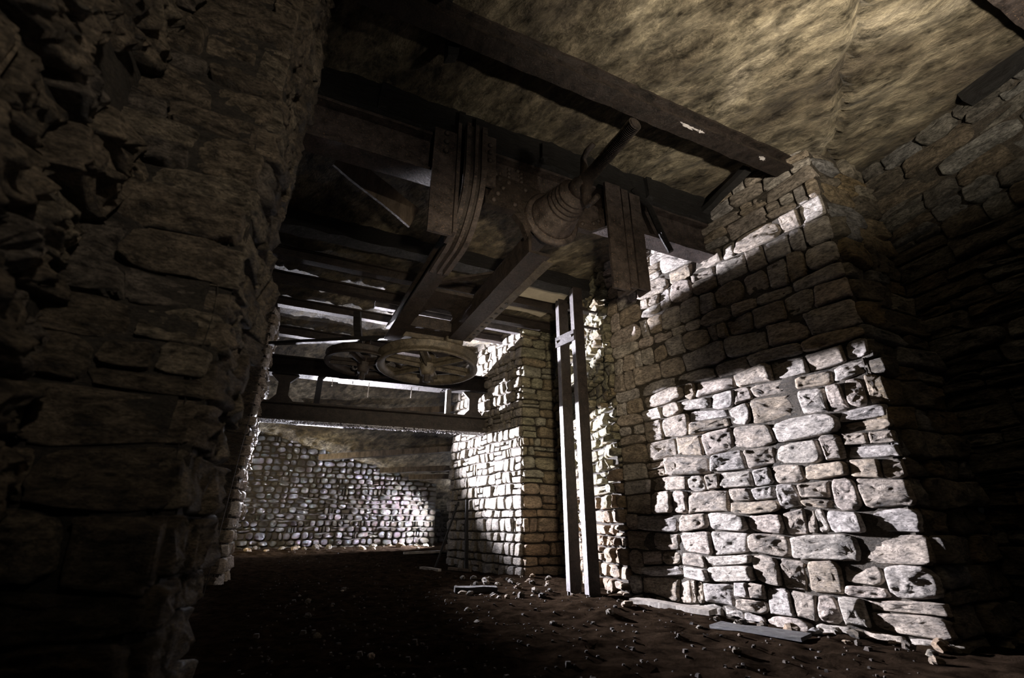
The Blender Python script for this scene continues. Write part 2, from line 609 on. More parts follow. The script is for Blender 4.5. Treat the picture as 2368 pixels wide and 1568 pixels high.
def stone_geo(cell, rng, N, rings, gap, bulge, prot, nz, origin, d, n, seed, strata=0.0, es=None):
    """cell: (u-left(t), u-right(t), z-bottom(u), z-top(u)) functions"""
    uL, uR, zb, zt = cell
    um = 0.5 * (uL(0.5) + uR(0.5))
    w = max(uR(0.5) - uL(0.5), 0.02)
    h = max(zt(um) - zb(um), 0.02)
    kx, ky = max(0.5, 1 - gap / w), max(0.5, 1 - gap / h)
    e = rng.choice(es or (3.2, 4.5, 7.0, 10.0))
    ph = rng.uniform(0, 6.28)
    sd = rng.uniform(0, 100)
    small = min(w, h)
    bl = bulge * min(1.0, small / 0.12)
    tx, ty = rng.uniform(-0.16, 0.16), rng.uniform(-0.20, 0.12)
    vs, fs = [], []
    zone = [(1.0, -0.075), (1.0, -0.1 * bl), (0.96, 0.5 * bl)]
    for i in range(rings):
        r = 0.88 * (1 - i / rings)
        zone.append((r, bl * (0.78 + 0.22 * (1 - r))))
    for ri, (r, dep) in enumerate(zone):
        for k in range(N):
            th = 2 * math.pi * k / N + 0.2
            ct, st = math.cos(th), math.sin(th)
            a = math.copysign(abs(ct) ** (2 / e), ct)
            b = math.copysign(abs(st) ** (2 / e), st)
            jit = 1 + 0.10 * noise.noise(Vector((ct * 1.7 + sd, st * 1.7, sd))) + 0.05 * noise.noise(Vector((ct * 5 + sd, st * 5, sd)))
            a *= r * kx * jit
            b *= r * ky * jit
            s, t = (a + 1) / 2, (b + 1) / 2
            u = uL(t) + (uR(t) - uL(t)) * s
            z = zb(u) + (zt(u) - zb(u)) * t
            dd = dep
            if ri >= 1:
                q = Vector((u * 1.0, z * 1.0, sd))
                dd += prot + tx * (u - um) + ty * (z - 0.5 * (zb(um) + zt(um)))
                dd += nz * (fbm(Vector((q.x * 8, q.y * 19, sd)), 4) + 0.5 * noise.noise(Vector((q.x * 34, q.y * 48, sd))) + strata * noise.noise(Vector((q.x * 7, q.y * 60, sd))))
            vs.append(origin + d * u + ZV * z + n * dd)
    m = len(zone)
    for i in range(m - 1):
        for k in range(N):
            k2 = (k + 1) % N
            fs.append((i * N + k, i * N + k2, (i + 1) * N + k2, (i + 1) * N + k))
    # centre
    c = Vector((0, 0, 0))
    for k in range(N):
        c += vs[(m - 1) * N + k]
    vs.append(c / N)
    for k in range(N):
        fs.append(((m - 1) * N + k, (m - 1) * N + (k + 1) % N, len(vs) - 1))
    return vs, fs


def masonry(name, p0, p1, z0, z1, hr, wr, mat, mortar, seed, N=14, rings=3, gap=0.016, bulge=0.022, prot=0.02, nz=0.012,
            courses=None, top=None, limit=300, split=0.22, thick=0.35, recess=0.022, wob=0.02, rank=None, holes=(), keep=None, strata=0.0, es=None, mat_fn=None):
    """a wall of laid rubble, p0 -> p1 from left to right as seen from its face"""
    rng = random.Random(seed)
    p0, p1 = Vector((p0[0], p0[1], 0)), Vector((p1[0], p1[1], 0))
    Lw = (p1 - p0).length
    d = (p1 - p0).normalized()
    n = Vector((d.y, -d.x, 0))
    zs = courses or make_courses(z0, z1, hr[0], hr[1], rng)
    # backing: rough mortar face over a solid core
    st = 0.06
    nu, nv = max(2, int(Lw / st)), max(2, int((z1 - z0 + 0.2) / st))
    vs, fs = [], []
    for j in range(nv + 1):
        for i in range(nu + 1):
            u, z = Lw * i / nu, z0 - 0.15 + (z1 - z0 + 0.3) * j / nv
            dd = -recess + 0.014 * fbm(Vector((u * 6, z * 6, seed)), 4)
            if i == 0 or i == nu:
                dd -= 0.01
            vs.append(p0 + d * u + ZV * z + n * dd)
    for j in range(nv):
        for i in range(nu):
            a = j * (nu + 1) + i
            fs.append((a, a + 1, a + nu + 2, a + nu + 1))
    k = len(vs)
    za, zb_ = z0 - 0.15, z1 + 0.15
    f = recess + 0.03
    for (u, dd) in ((0, -f), (Lw, -f), (Lw, -thick), (0, -thick)):
        for z in (za, zb_):
            vs.append(p0 + d * u + ZV * z + n * dd)
    fs += [(k, k + 2, k + 3, k + 1), (k + 2, k + 4, k + 5, k + 3), (k + 4, k + 6, k + 7, k + 5), (k + 6, k, k + 1, k + 7), (k, k + 6, k + 4, k + 2), (k + 1, k + 3, k + 5, k + 7)]
    wall = obj(name, vs, fs, mortar, None, False, base=p0 + d * (Lw / 2) + ZV * z0)
    wall['kind'] = 'structure'
    # cells
    cells = []

    def zline(i):
        z = zs[i]
        amp = 0 if i in (0, len(zs) - 1) else wob
        return lambda u: z + amp * noise.noise(Vector((u * 3.1, i * 7.7, seed)))

    for i in range(len(zs) - 1):
        zb, zt = zline(i), zline(i + 1)
        us = [0.0]
        while us[-1] < Lw - wr[0] * 0.6:
            us.append(us[-1] + rng.uniform(wr[0], wr[1]) * (0.75 + 0.5 * rng.random()))
        kk = Lw / us[-1]
        us = [u * kk for u in us]
        h = zs[i + 1] - zs[i]
        tl = [0.0] + [rng.uniform(-0.16, 0.16) * h for _ in us[1:-1]] + [0.0]
        for j in range(len(us) - 1):
            uL = (lambda t, a=us[j], b=tl[j]: a + b * (t - 0.5))
            uR = (lambda t, a=us[j + 1], b=tl[j + 1]: a + b * (t - 0.5))
            w = us[j + 1] - us[j]
            if rng.random() < split and h > hr[0] * 1.15:
                if w > wr[0] * 1.3 and rng.random() < 0.7:
                    f2 = rng.uniform(0.35, 0.65)
                    zm = (lambda u, zb=zb, zt=zt, f2=f2: zb(u) + (zt(u) - zb(u)) * f2)
                    cells.append((uL, uR, zb, zm))
                    if rng.random() < 0.5 and w > wr[0] * 1.6:
                        uM = (lambda t, a=0.5 * (us[j] + us[j + 1]): a)
                        cells.append((uL, uM, zm, zt))
                        cells.append((uM, uR, zm, zt))
                    else:
                        cells.append((uL, uR, zm, zt))
                else:
                    um = us[j] + w * rng.uniform(0.35, 0.65)
                    uM = (lambda t, a=um: a)
                    cells.append((uL, uM, zb, zt))
                    cells.append((uM, uR, zb, zt))
            else:
                cells.append((uL, uR, zb, zt))
    good = []
    for c in cells:
        um = 0.5 * (c[0](0.5) + c[1](0.5))
        zm = 0.5 * (c[2](um) + c[3](um))
        pos = p0 + d * um + ZV * zm
        if top is not None and zm > top(pos.x, pos.y) + 0.02:
            continue
        if keep is not None and not keep(um, zm):
            continue
        if any(abs(um - hu) < hw and abs(zm - hz) < hh for (hu, hz, hw, hh) in holes):
            continue
        good.append((pos, c))
    if len(good) > limit:
        rk = rank or (lambda p: (p - Vector((0, 0, CAM_H))).length)
        good.sort(key=lambda g: rk(g[0]))
    rest_v, rest_f = [], []
    for idx, (pos, c) in enumerate(good):
        pr = rng.uniform(-prot * 0.7, prot)
        vs, fs = stone_geo(c, rng, N, rings, gap, bulge, pr, nz, p0, d, n, seed, strata, es)
        if idx < limit:
            me = mesh_of('stone', [v - pos for v in vs], fs, mat_fn(pos.z, rng) if mat_fn else mat, True)
            o = bpy.data.objects.new('stone', me)
            COL.objects.link(o)
            o.parent = wall
            o.location = pos - wall.location
        else:
            b0 = len(rest_v)
            rest_v += vs
            rest_f += [tuple(q + b0 for q in f) for f in fs]
    if rest_v:
        r = obj('small_stones', rest_v, rest_f, mat, wall, True)
        r['kind'] = 'stuff'
    return wall, zs


# --- the pier on the other side of the chamber (lit wall), its near return and the wall behind it
RC = Vector((2.25, 2.70))       # near corner
RL = Vector((1.03, 4.44))       # far end of the lit face
wall_right, zs_right = masonry('wall_right', RL, RC, -0.1, 3.34, (0.10, 0.20), (0.12, 0.38), 'stone_tan', 'mortar', 11, 30, 7,
                               gap=0.010, bulge=0.018, prot=0.020, nz=0.013, limit=300, split=0.28, recess=0.008, wob=0.035, strata=0.2)
masonry('wall_right_return', RC, (2.93, 3.03), -0.1, 3.34, (0.1, 0.18), (0.18, 0.42), 'stone_ochre', 'mortar', 12, 16, 3,
        courses=zs_right, gap=0.010, split=0.15, bulge=0.02, nz=0.024, prot=0.04, strata=0.5, wob=0.035)
masonry('wall_right_near', (2.92, 3.05), (3.75, 0.25), -0.1, 3.34, (0.09, 0.17), (0.2, 0.5), 'stone_grey', 'mortar', 13, 16, 3,
        gap=0.010, split=0.25, bulge=0.02, nz=0.03, prot=0.04, strata=0.6, wob=0.04)
# --- recess wall beside the guide rails and the pier beyond it
masonry('wall_right_recess', (0.63, 6.33), RL, -0.1, 3.34, (0.08, 0.15), (0.09, 0.22), 'stone_olive', 'mortar_dark', 14, 12, 3,
        mat_fn=lambda z, r: 'stone_rust' if z + r.uniform(-0.25, 0.25) < 0.9 else 'stone_olive', gap=0.02, split=0.25, bulge=0.03, prot=0.05, nz=0.026, thick=0.3)
PC = Vector((0.13, 6.10))
wall_pier, zs_pier = masonry('wall_right_pier_side', (-1.0, 7.71), PC, -0.05, 3.34, (0.10, 0.17), (0.08, 0.21), 'stone_pier', 'mortar_dark', 15, 12, 3,
                             gap=0.017, split=0.3, bulge=0.024, prot=0.02, nz=0.012)
masonry('wall_right_pier_front', PC, (0.63, 6.33), -0.05, 3.34, (0.1, 0.17), (0.16, 0.36), 'stone_olive', 'mortar_dark', 16, 14, 3,
        mat_fn=lambda z, r: 'stone_rust' if z + r.uniform(-0.25, 0.25) < 1.0 else 'stone_olive', courses=zs_pier, gap=0.015, split=0.25, bulge=0.028, nz=0.018, prot=0.03)
# --- back wall, wet
BW0, BW1 = P(-0.75, 8.78, 0), P(3.43, 8.78, 0)
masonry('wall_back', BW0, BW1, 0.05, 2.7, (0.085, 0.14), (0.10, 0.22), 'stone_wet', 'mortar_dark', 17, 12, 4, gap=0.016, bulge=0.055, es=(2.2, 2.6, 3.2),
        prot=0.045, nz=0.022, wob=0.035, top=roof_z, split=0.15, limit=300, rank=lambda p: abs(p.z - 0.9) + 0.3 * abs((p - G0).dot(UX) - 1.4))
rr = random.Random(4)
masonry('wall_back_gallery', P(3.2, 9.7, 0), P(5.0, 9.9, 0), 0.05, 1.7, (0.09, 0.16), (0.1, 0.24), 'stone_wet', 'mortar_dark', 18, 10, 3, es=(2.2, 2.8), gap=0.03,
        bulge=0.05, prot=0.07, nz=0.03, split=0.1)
# --- far left pier: its lit edge and its dark face
LC = Vector((-3.02, 5.28))
LCF = Vector((-3.47, 6.24))
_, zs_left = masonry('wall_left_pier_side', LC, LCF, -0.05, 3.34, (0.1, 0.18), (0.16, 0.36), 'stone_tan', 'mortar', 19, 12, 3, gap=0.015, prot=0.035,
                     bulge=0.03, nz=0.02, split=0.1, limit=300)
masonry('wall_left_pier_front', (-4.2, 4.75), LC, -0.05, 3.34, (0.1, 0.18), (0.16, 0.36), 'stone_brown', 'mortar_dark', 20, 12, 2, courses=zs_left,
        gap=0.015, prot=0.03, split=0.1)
# --- near left pier and the passage wall beside the camera
NC = Vector((-0.76, 1.10))
NF = Vector((-0.945, 1.565))
NI = Vector((-1.05, 0.965))
_, zs_near = masonry('wall_left_near', (-1.45, 0.78), NC, -0.1, 3.3, (0.085, 0.155), (0.14, 0.34), 'stone_brown', 'mortar_dark', 21, 44, 12, gap=0.007,
                     bulge=0.014, prot=0.022, nz=0.022, split=0.25, wob=0.03, thick=0.12, strata=0.7, recess=0.012)
masonry('wall_left_near_side', NC, NF, -0.1, 3.3, (0.085, 0.155), (0.12, 0.26), 'stone_brown', 'mortar_dark', 22, 20, 4, courses=zs_near,
        gap=0.008, bulge=0.014, prot=0.018, nz=0.022, split=0.1, wob=0.03, thick=0.15, strata=0.7)
masonry('wall_left_passage', (-0.72, 0.12), NI, -0.1, 3.3, (0.10, 0.2), (0.1, 0.26), 'stone_brown', 'mortar_dark', 23, 36, 10, gap=0.012,
        bulge=0.02, prot=0.03, nz=0.045, split=0.2, wob=0.04, thick=0.25, holes=((0.76, 1.72, 0.09, 0.12),))


# ================================================================== ironwork
def beam_thing(name, label, cat, profile, p0, p1, mat, rough=0.006, seed=0, group=None, up=ZV, seg=0.12):
    o = bar(name, profile, p0, p1, mat, None, up, rough, seg, seed)
    return tag(o, label, cat, group)


# --- big riveted girder with hangers
GZ0, GZ1 = 2.74, 3.06
gird = thing('riveted_girder', 'massive rusty riveted girder with hanging posts, crossing beneath the rock roof', 'girder', P(1.5, 0, GZ0))
bar('beam', prof_I(0.16, GZ1 - GZ0, 0.022, 0.03), P(-0.6, 0, (GZ0 + GZ1) / 2), P(3.37, 0, (GZ0 + GZ1) / 2), 'rust', gird, rough=0.004)
FV = -0.08   # front of the flanges
# left hanger: wide angle
lh = bar('hanger_post', prof_L(0.15, 0.10, 0.02), P(0.885, FV - 0.035, 2.22), P(0.885, FV - 0.035, 3.03), 'rust', gird, up=VX, rough=0.003)
for z in (3.00, 2.93, 2.85):
    rivet(P(0.89, FV - 0.090, z), -VX, 'rust', lh, 0.02)
bar('hanger_lip', prof_rect(0.022, 0.13), P(0.97, FV - 0.05, 2.23), P(0.97, FV - 0.05, 3.10), 'rust', gird, up=VX, rough=0.003)
# second hanger beside it, with rivets
h2 = bar('hanger_post', prof_L(0.09, 0.12, 0.018), P(1.19, FV - 0.045, 2.66), P(1.19, FV - 0.045, 3.08), 'rust', gird, up=VX, rough=0.003)
for z in (3.0, 2.94, 2.87):
    rivet(P(1.19, FV - 0.108, z), -VX, 'rust', h2, 0.018)
# right hangers: two channels side by side
for (uu, w, zb, sd) in ((2.19, 0.14, 2.11, 1), (2.30, 0.06, 2.14, 2), (2.395, 0.10, 2.15, 3)):
    bar('hanger_post', prof_L(w, 0.12, 0.022), P(uu, FV - 0.06, zb), P(uu, FV - 0.06, 3.03 - 0.015 * sd), 'rust', gird, up=VX, rough=0.004, seed=sd)
# gusset plates on the web
g1 = plate('gusset_plate', [(1.2, 2.88), (1.62, 2.84), (1.66, 2.70), (1.50, 2.60), (1.2, 2.60)], G0 + VX * (-0.03) , UX, ZV, -VX, 0.06, 'rust_dark', gird)
for (u, z) in ((1.30, 2.83), (1.37, 2.82), (1.33, 2.76), (1.29, 2.70), (1.26, 2.64), (1.50, 2.80), (1.42, 2.65), (1.27, 2.86)):
    rivet(P(u, -0.092, z), -VX, 'rust', g1, 0.02)
g2 = plate('gusset_plate', [(1.30, 3.03), (1.66, 3.03), (1.66, 2.86), (1.30, 2.90)], G0 + VX * (-0.016), UX, ZV, -VX, 0.012, 'rust', gird)
for (u, z) in ((1.40, 3.0), (1.40, 2.965), (1.40, 2.93), (1.50, 2.995), (1.50, 2.96), (1.50, 2.92), (1.47, 3.01)):
    rivet(P(u, -0.029, z), -VX, 'rust', g2, 0.018)
g3 = plate('gusset_plate', [(1.72, 2.62), (2.05, 2.62), (2.24, 2.74), (2.24, 2.86), (1.72, 2.86)], G0 + VX * (-0.03), UX, ZV, -VX, 0.055, 'rust', gird)
for (u, z) in ((1.97, 2.66), (2.07, 2.69), (2.12, 2.73), (2.19, 2.76)):
    rivet(P(u, -0.086, z), -VX, 'rust', g3, 0.018)
# lever hanging in front of the right end
bar('lever', prof_round(0.026, 8), P(2.60, FV - 0.05, 2.98), P(2.76, FV - 0.05, 2.60), 'timber_dark', gird, rough=0.008)
bar('lever_hook', prof_round(0.022, 8), P(2.45, FV - 0.06, 3.10), P(2.60, FV - 0.05, 2.98), 'timber_dark', gird, rough=0.008)

# --- black timber above the girder, with iron clamps over it
tb = thing('top_timber', 'black wet timber lying on top of the riveted girder, with iron clamps', 'timber', P(1.5, -0.03, 3.07))
bar('beam', prof_rect(0.17, 0.24), P(-0.6, -0.03, 3.185), P(3.40, -0.03, 3.185), 'timber_dark', tb, rough=0.02, seg=0.07)
for (u, h, w) in ((0.06, 0.10, 0.05), (0.47, 0.20, 0.06), (0.99, 0.16, 0.05), (1.12, 0.15, 0.06), (1.64, 0.14, 0.045), (2.62, 0.20, 0.055)):
    box('clamp', P(u, -0.135, 3.17), UX * (w / 2), VX * 0.022, ZV * (h / 2), 'timber_dark', tb, rough=0.012)

# --- tension screw on the girder's near face
SU, SZ, AX = 1.70, 2.60, -VX
ts = thing('tension_screw', 'rusty cast-iron tension screw with ribbed cone, cross handle and long threaded rod', 'screw', P(SU, -0.09, SZ))
so = P(SU, -0.085, SZ)
lathe('mounting_flange', [(0.02, 0), (0.205, 0.0), (0.21, 0.012), (0.21, 0.035), (0.195, 0.045), (0.02, 0.045)], so, AX, 'rust', ts, 36, rough=0.004)
pr = [(0.02, 0.03), (0.178, 0.035), (0.166, 0.06), (0.152, 0.12), (0.134, 0.19)]
for k in range(4):
    h0 = 0.20 + 0.035 * k
    r0 = 0.126 - 0.008 * k
    pr += [(r0, h0), (r0 + 0.007, h0 + 0.006), (r0 + 0.007, h0 + 0.018), (r0 - 0.006, h0 + 0.026)]
pr += [(0.088, 0.345), (0.075, 0.36), (0.02, 0.362)]
lathe('ribbed_cone', pr, so, AX, 'rust', ts, 32, rough=0.003)
lathe('collar_nut', [(0.02, 0.35), (0.068, 0.352), (0.066, 0.41), (0.052, 0.42), (0.05, 0.47), (0.02, 0.475)], so, AX, 'rust', ts, 14, rough=0.006)
hc = so + AX * 0.455
hpath = [hc + ZV * 0.215 + AX * 0.10 + UX * 0.012, hc + ZV * 0.20 + AX * 0.045, hc + ZV * 0.175, hc + ZV * 0.09, hc + ZV * 0.03, hc - ZV * 0.06, hc - ZV * 0.15,
         hc - ZV * 0.19 + AX * 0.01, hc - ZV * 0.20 + AX * 0.06, hc - ZV * 0.20 + AX * 0.115]
vs, fs = sweep(prof_round(0.026, 9), hpath, UX, 0.006, 3, [0.7, 0.75, 0.8, 1.1, 1.5, 1.3, 1.05, 0.8, 0.75, 0.75])
obj('cross_handle', vs, fs, 'rust', ts, True)
rod = []
k = 0
for i in range(150):
    h = 0.45 + 0.50 * i / 149
    rod.append((0.032 + (0.009 if i % 3 == 0 else 0.0), h))
lathe('threaded_rod', [(0.01, 0.45)] + rod + [(0.01, 0.952)], so, AX, 'rust', ts, 14, smooth=False, rough=0.003)
# broken bracket below the flange
plate('bracket', [(-0.30, 0.0), (-0.05, 0.10), (0.0, -0.02), (-0.08, -0.10), (-0.16, -0.06), (-0.20, -0.16), (-0.24, -0.06)], P(SU, -0.07, SZ - 0.05), UX, ZV, -VX, 0.05, 'rust_dark', ts)

# --- pulley carriage: two long arms running away under the girder
AZC = 2.415
carr = thing('pulley_carriage', 'pair of long dark steel arms under the girder with a cross plate between', 'frame', P(1.3, 1.0, 2.31))
# left arm bends up into the hanger
RB, VB = 0.30, FV - 0.07
path = [P(1.075, VB, 3.08), P(1.075, VB, 2.90)]
path += [P(1.075, VB + RB * (1 - math.cos(t)), 2.72 - RB * math.sin(t)) for t in [math.pi / 2 * i / 10 for i in range(11)]]
path += [P(1.06, 0.5, 2.42), P(1.0, 2.05, AZC)]
vs, fs = sweep(prof_I(0.145, 0.14, 0.02, 0.03), path, rough=0.004, seed=5, side_fix=UX)
obj('arm_beam', vs, fs, 'rust_dark', carr)


def offset_path(pts, off_u, off_n):
    res = []
    for i, p in enumerate(pts):
        t = (pts[min(i + 1, len(pts) - 1)] - pts[max(i - 1, 0)]).normalized()
        res.append(p + UX * off_u + UX.cross(t) * off_n)
    return res


for (ou, w_) in ((0.055, 0.035), (0.0, 0.022), (-0.055, 0.03)):
    vs, fs = sweep(prof_rect(w_, 0.03), offset_path(path[:-1], ou, -0.08), rough=0.003, seed=6, side_fix=UX)
    obj('bent_rib', vs, fs, 'rust', carr)
bar('arm_beam', prof_C(0.17, 0.17, 0.022), P(1.63, -0.04, AZC), P(1.60, 1.72, AZC), 'rust_dark', carr, rough=0.004)
fl = bar('flange_strip', prof_rect(0.075, 0.014), P(1.735, 0.02, AZC - 0.080), P(1.705, 1.72, AZC - 0.080), 'iron_olive', carr, rough=0.003)
for i in range(9):
    v = 0.75 + i * 0.11
    lathe('rivet_hole', [(0.001, -0.002), (0.016, -0.002), (0.016, 0.004), (0.001, 0.004)], P(1.737 - 0.0173 * v, v, AZC - 0.0885), ZV, 'timber_dark', fl, 8, smooth=False)
# cross plate with a round opening
N_ = 14
out = [(-0.31, 0.0), (-0.31, 0.62), (0.31, 0.62), (0.31, 0.0)]
arc = [(0.17 * math.cos(math.pi * i / N_), 0.30 * math.sin(math.pi * i / N_)) for i in range(N_ + 1)]
plate('cross_plate', [(-0.31, 0.62), (-0.31, 0.0)] + arc[::-1] + [(0.31, 0.0), (0.31, 0.62)][0:2], P(1.33, 1.66, 2.47), UX, -VX, ZV, 0.03, 'rust_dark', carr)
bar('cross_bar', prof_rect(0.16, 0.12), P(1.06, 1.74, 2.44), P(1.60, 1.74, 2.44), 'rust_dark', carr)
bar('cross_bar', prof_rect(0.09, 0.08), P(1.04, 1.95, 2.40), P(1.60, 1.95, 2.40), 'iron_olive', carr)
bar('diagonal_bar', prof_rect(0.05, 0.02), P(1.12, 1.02, 2.52), P(1.58, 0.62, 2.52), 'rust_dark', carr)
for (u, v) in ((1.22, 1.95), (1.36, 1.98), (1.50, 1.93)):
    plate('axle_bracket', [(-0.05, 0.0), (0.05, 0.0), (0.025, -0.12), (-0.025, -0.12)], P(u, v, 2.37), UX, ZV, VX, 0.03, 'iron_olive', carr)
lathe('arm_roller', [(0.01, -0.09), (0.06, -0.09), (0.068, -0.05), (0.06, 0.0), (0.068, 0.05), (0.06, 0.09), (0.01, 0.09)], P(1.60, 1.84, 2.37), UX, 'iron_olive', carr, 18)


# --- sheave wheels
def sheave(label, c, R, nsp, tilt, mat, phase=0.0, hub_drop=0.16):
    t = thing('sheave_wheel', label, 'wheel', c)
    ax = Vector((tilt[0], tilt[1], 1)).normalized()
    c = Vector(c)
    s = 0.06 * R / 0.52
    prof = [(R, -s), (R, -s * 0.75), (R * 0.93, -s * 0.25), (R * 0.93, s * 0.25), (R, s * 0.75), (R, s), (R * 0.96, s * 1.1), (R * 0.885, s * 0.8), (R * 0.84, s * 0.5),
            (R * 0.84, -s * 0.5), (R * 0.885, -s * 0.8), (R * 0.96, -s * 1.1)]
    lathe('rim', prof, c, ax, mat, t, 56, rough=0.003, close=True)
    lathe('hub', [(0.02, -hub_drop * 0.8), (R * 0.13, -hub_drop * 0.8), (R * 0.15, -hub_drop * 0.5), (R * 0.19, -0.02), (R * 0.19, 0.05), (R * 0.14, 0.10), (0.02, 0.10)], c, ax, mat, t, 20)
    lathe('axle', [(0.01, -hub_drop * 1.25), (R * 0.075, -hub_drop * 1.25), (R * 0.075, 0.25), (0.01, 0.25)], c, ax, 'rust_dark', t, 14)
    sx = ax.cross(Vector((0, 1, 0))).normalized()
    sy = ax.cross(sx)
    for k in range(nsp):
        a = phase + 2 * math.pi * k / nsp
        dr = sx * math.cos(a) + sy * math.sin(a)
        vs, fs = sweep(prof_rect(0.085 * R / 0.52, 0.035), [c + dr * (R * 0.15), c + dr * (R * 0.5), c + dr * (R * 0.87)], ax, 0.0, 0, [1.25, 0.95, 1.15])
        sp = obj('spoke', vs, fs, mat, t)
        vs, fs = sweep(prof_rect(0.016, 0.05), [c + dr * (R * 0.16) - ax * 0.03, c + dr * (R * 0.85) - ax * 0.03], ax)
        obj('rib', vs, fs, mat, sp)
    return t


sheave('large rusty spoked sheave wheel hanging flat between the carriage arms', P(1.40, 2.06, 2.15), 0.52, 6, (0.0, 0.045), 'iron_olive', 0.55)
sheave('smaller dark sheave wheel half hidden behind the large spoked one', P(0.80, 2.42, 2.20), 0.40, 5, (0.03, 0.05), 'rust_dark', 0.2)
brk = tag(bar('brake_bar', prof_rect(0.05, 0.035), (-2.62, 4.62, 2.405), (-1.20, 4.42, 2.40), 'timber_dark', None, rough=0.003), 'long thin flat dark bar reaching from the left pier to the small sheave', 'bar')
hk = thing('hanging_hook', 'dark iron hook hanging beside the small sheave, with a wet ring at its end', 'hook', (-1.66, 4.62, 2.2))
vs, fs = sweep(prof_rect(0.075, 0.05), [(-1.72, 4.62, 2.78), (-1.70, 4.62, 2.62), (-1.66, 4.62, 2.42), (-1.64, 4.62, 2.34)], Vector((0, 1, 0)), 0.008, 1)
obj('shank', vs, fs, 'timber_dark', hk)
bar('link_rod', prof_round(0.008, 6), (-1.645, 4.62, 2.36), (-1.66, 4.62, 2.17), 'rust_dark', hk)
vs, fs = sweep(prof_round(0.008, 6), [(-1.66 + 0.028 * math.sin(a), 4.62, 2.145 + 0.035 * math.cos(a)) for a in [2 * math.pi * i / 14 for i in range(15)]], Vector((0, 1, 0)))
obj('ring', vs, fs, 'steel_grey', hk, True)

# --- truss of two girders across the back of the chamber
TL, TR = (-0.28, 4.2), (2.83, 3.98)
def T(f, z, dv=0.0):
    return P(TL[0] + (TR[0] - TL[0]) * f, TL[1] + (TR[1] - TL[1]) * f + dv, z)
tr = thing('double_girder', 'double steel girder spanning the back of the chamber, its lower flange dripping wet', 'girder', T(0.5, 1.75))
lc = bar('lower_chord', prof_I(0.26, 0.24, 0.025, 0.03), T(0, 1.95), T(1, 1.95), 'rust_dark', tr, rough=0.004)
uc = bar('upper_chord', prof_I(0.20, 0.25, 0.022, 0.03), T(0, 2.575), T(1, 2.575), 'wet_iron', tr, rough=0.004)
TU = (T(1, 0) - T(0, 0)).normalized()
TN = Vector((TU.y, -TU.x, 0))
bow = [(-0.17, 0.0), (-0.07, 0.11), (-0.07, 0.28), (-0.17, 0.38), (0.17, 0.38), (0.07, 0.28), (0.07, 0.11), (0.17, 0.0)]
for f in (0.085, 0.925):
    plate('spacer_plate', bow, T(f, 2.066, -0.02), TU, ZV, -TN, 0.05, 'rust_dark', tr)
for f, m in ((0.225, 'timber_dark'), (0.80, 'steel_grey')):
    box('post', T(f, 2.258), TU * 0.035, TN * 0.05, ZV * 0.192, m, tr)
# wet steel sheet fixed under the upper chord
plate('wet_sheet', [(0.0, -0.13), (0.35, -0.17), (1.0, -0.16), (1.45, -0.12), (1.45, 0.12), (0.0, 0.11)], T(0.30, 2.435), TU, -TN, ZV, 0.008, 'wet_iron', tr)
for (f, l) in ((0.275, 0.10), (0.43, 0.21), (0.62, 0.17), (0.655, 0.05), (0.36, 0.05)):
    dp = bar('drip', prof_round(0.006, 6), T(f, 2.44, 0.04 - 0.10), T(f, 2.44 - l, 0.04 - 0.10), 'limescale', tr, rough=0.004)
rng = random.Random(8)
dv, df = [], []
ico = [(0, 0, -1), (0.9, 0, -0.1), (0.28, 0.85, -0.1), (-0.73, 0.53, -0.1), (-0.73, -0.53, -0.1), (0.28, -0.85, -0.1), (0, 0, 0.6)]
icf = [(0, 2, 1), (0, 3, 2), (0, 4, 3), (0, 5, 4), (0, 1, 5), (6, 1, 2), (6, 2, 3), (6, 3, 4), (6, 4, 5), (6, 5, 1)]
def drop(p, r):
    b0 = len(dv)
    for q in ico:
        dv.append(p + Vector(q) * r)
    df.extend([tuple(i + b0 for i in f) for f in icf])
for i in range(1100):
    f = min(max(rng.gauss(0.42, 0.24), 0.02), 0.97)
    drop(T(f, 1.828, rng.choice((-0.128, rng.uniform(-0.13, 0.13), rng.uniform(-0.13, 0.13)))), rng.uniform(0.006, 0.015))
for i in range(260):
    drop(T(rng.uniform(0.3, 0.8), 2.445, rng.uniform(-0.11, 0.09)), rng.uniform(0.004, 0.009))
wd = obj('water_drops', dv, df, 'water', tr, True)
wd['kind'] = 'stuff'

# --- added block behind the double girder, shading the lit wall's near end
beam_thing('timber_or_shade_stub', 'added dark shade block behind the lower flange of the double girder', 'timber', prof_rect(0.12, 0.20), P(-0.55, 4.62, 1.988), P(0.965, 4.62, 1.988), 'timber_dark', 0.004, 9)

# --- roof beams
tag(bar('roof_beam', prof_I(0.125, 0.13, 0.02, 0.05), P(0.02, -0.75, 3.20), P(3.52, -0.75, 3.20), 'rust_dark', None, rough=0.008, seg=0.06),
    'long straight rusty roof beam nearest the viewer with white limescale flecks', 'beam')
rb = bpy.data.objects['roof_beam']
rng = random.Random(2)
for (u, ln, w) in ((2.42, 0.16, 0.03), (2.53, 0.06, 0.02), (3.14, 0.07, 0.03)):
    pts = []
    for i in range(26):
        a = 2 * math.pi * i / 26
        q = rng.uniform(0.35, 1.2)
        pts.append((u + ln / 2 * math.cos(a) * q, w / 2 * math.sin(a) * q - 0.032))
    plate('limescale_fleck', pts, P(0, -0.75, 3.132), UX, VX, ZV, 0.01, 'limescale', rb)
tag(bar('roof_beam', prof_I(0.14, 0.14, 0.02, 0.05), P(2.4, -2.12, 3.22), P(4.6, -2.12, 3.22), 'rust', None, rough=0.008, seg=0.06),
    'rusty roof beam cutting the upper right-hand corner of the picture', 'beam')
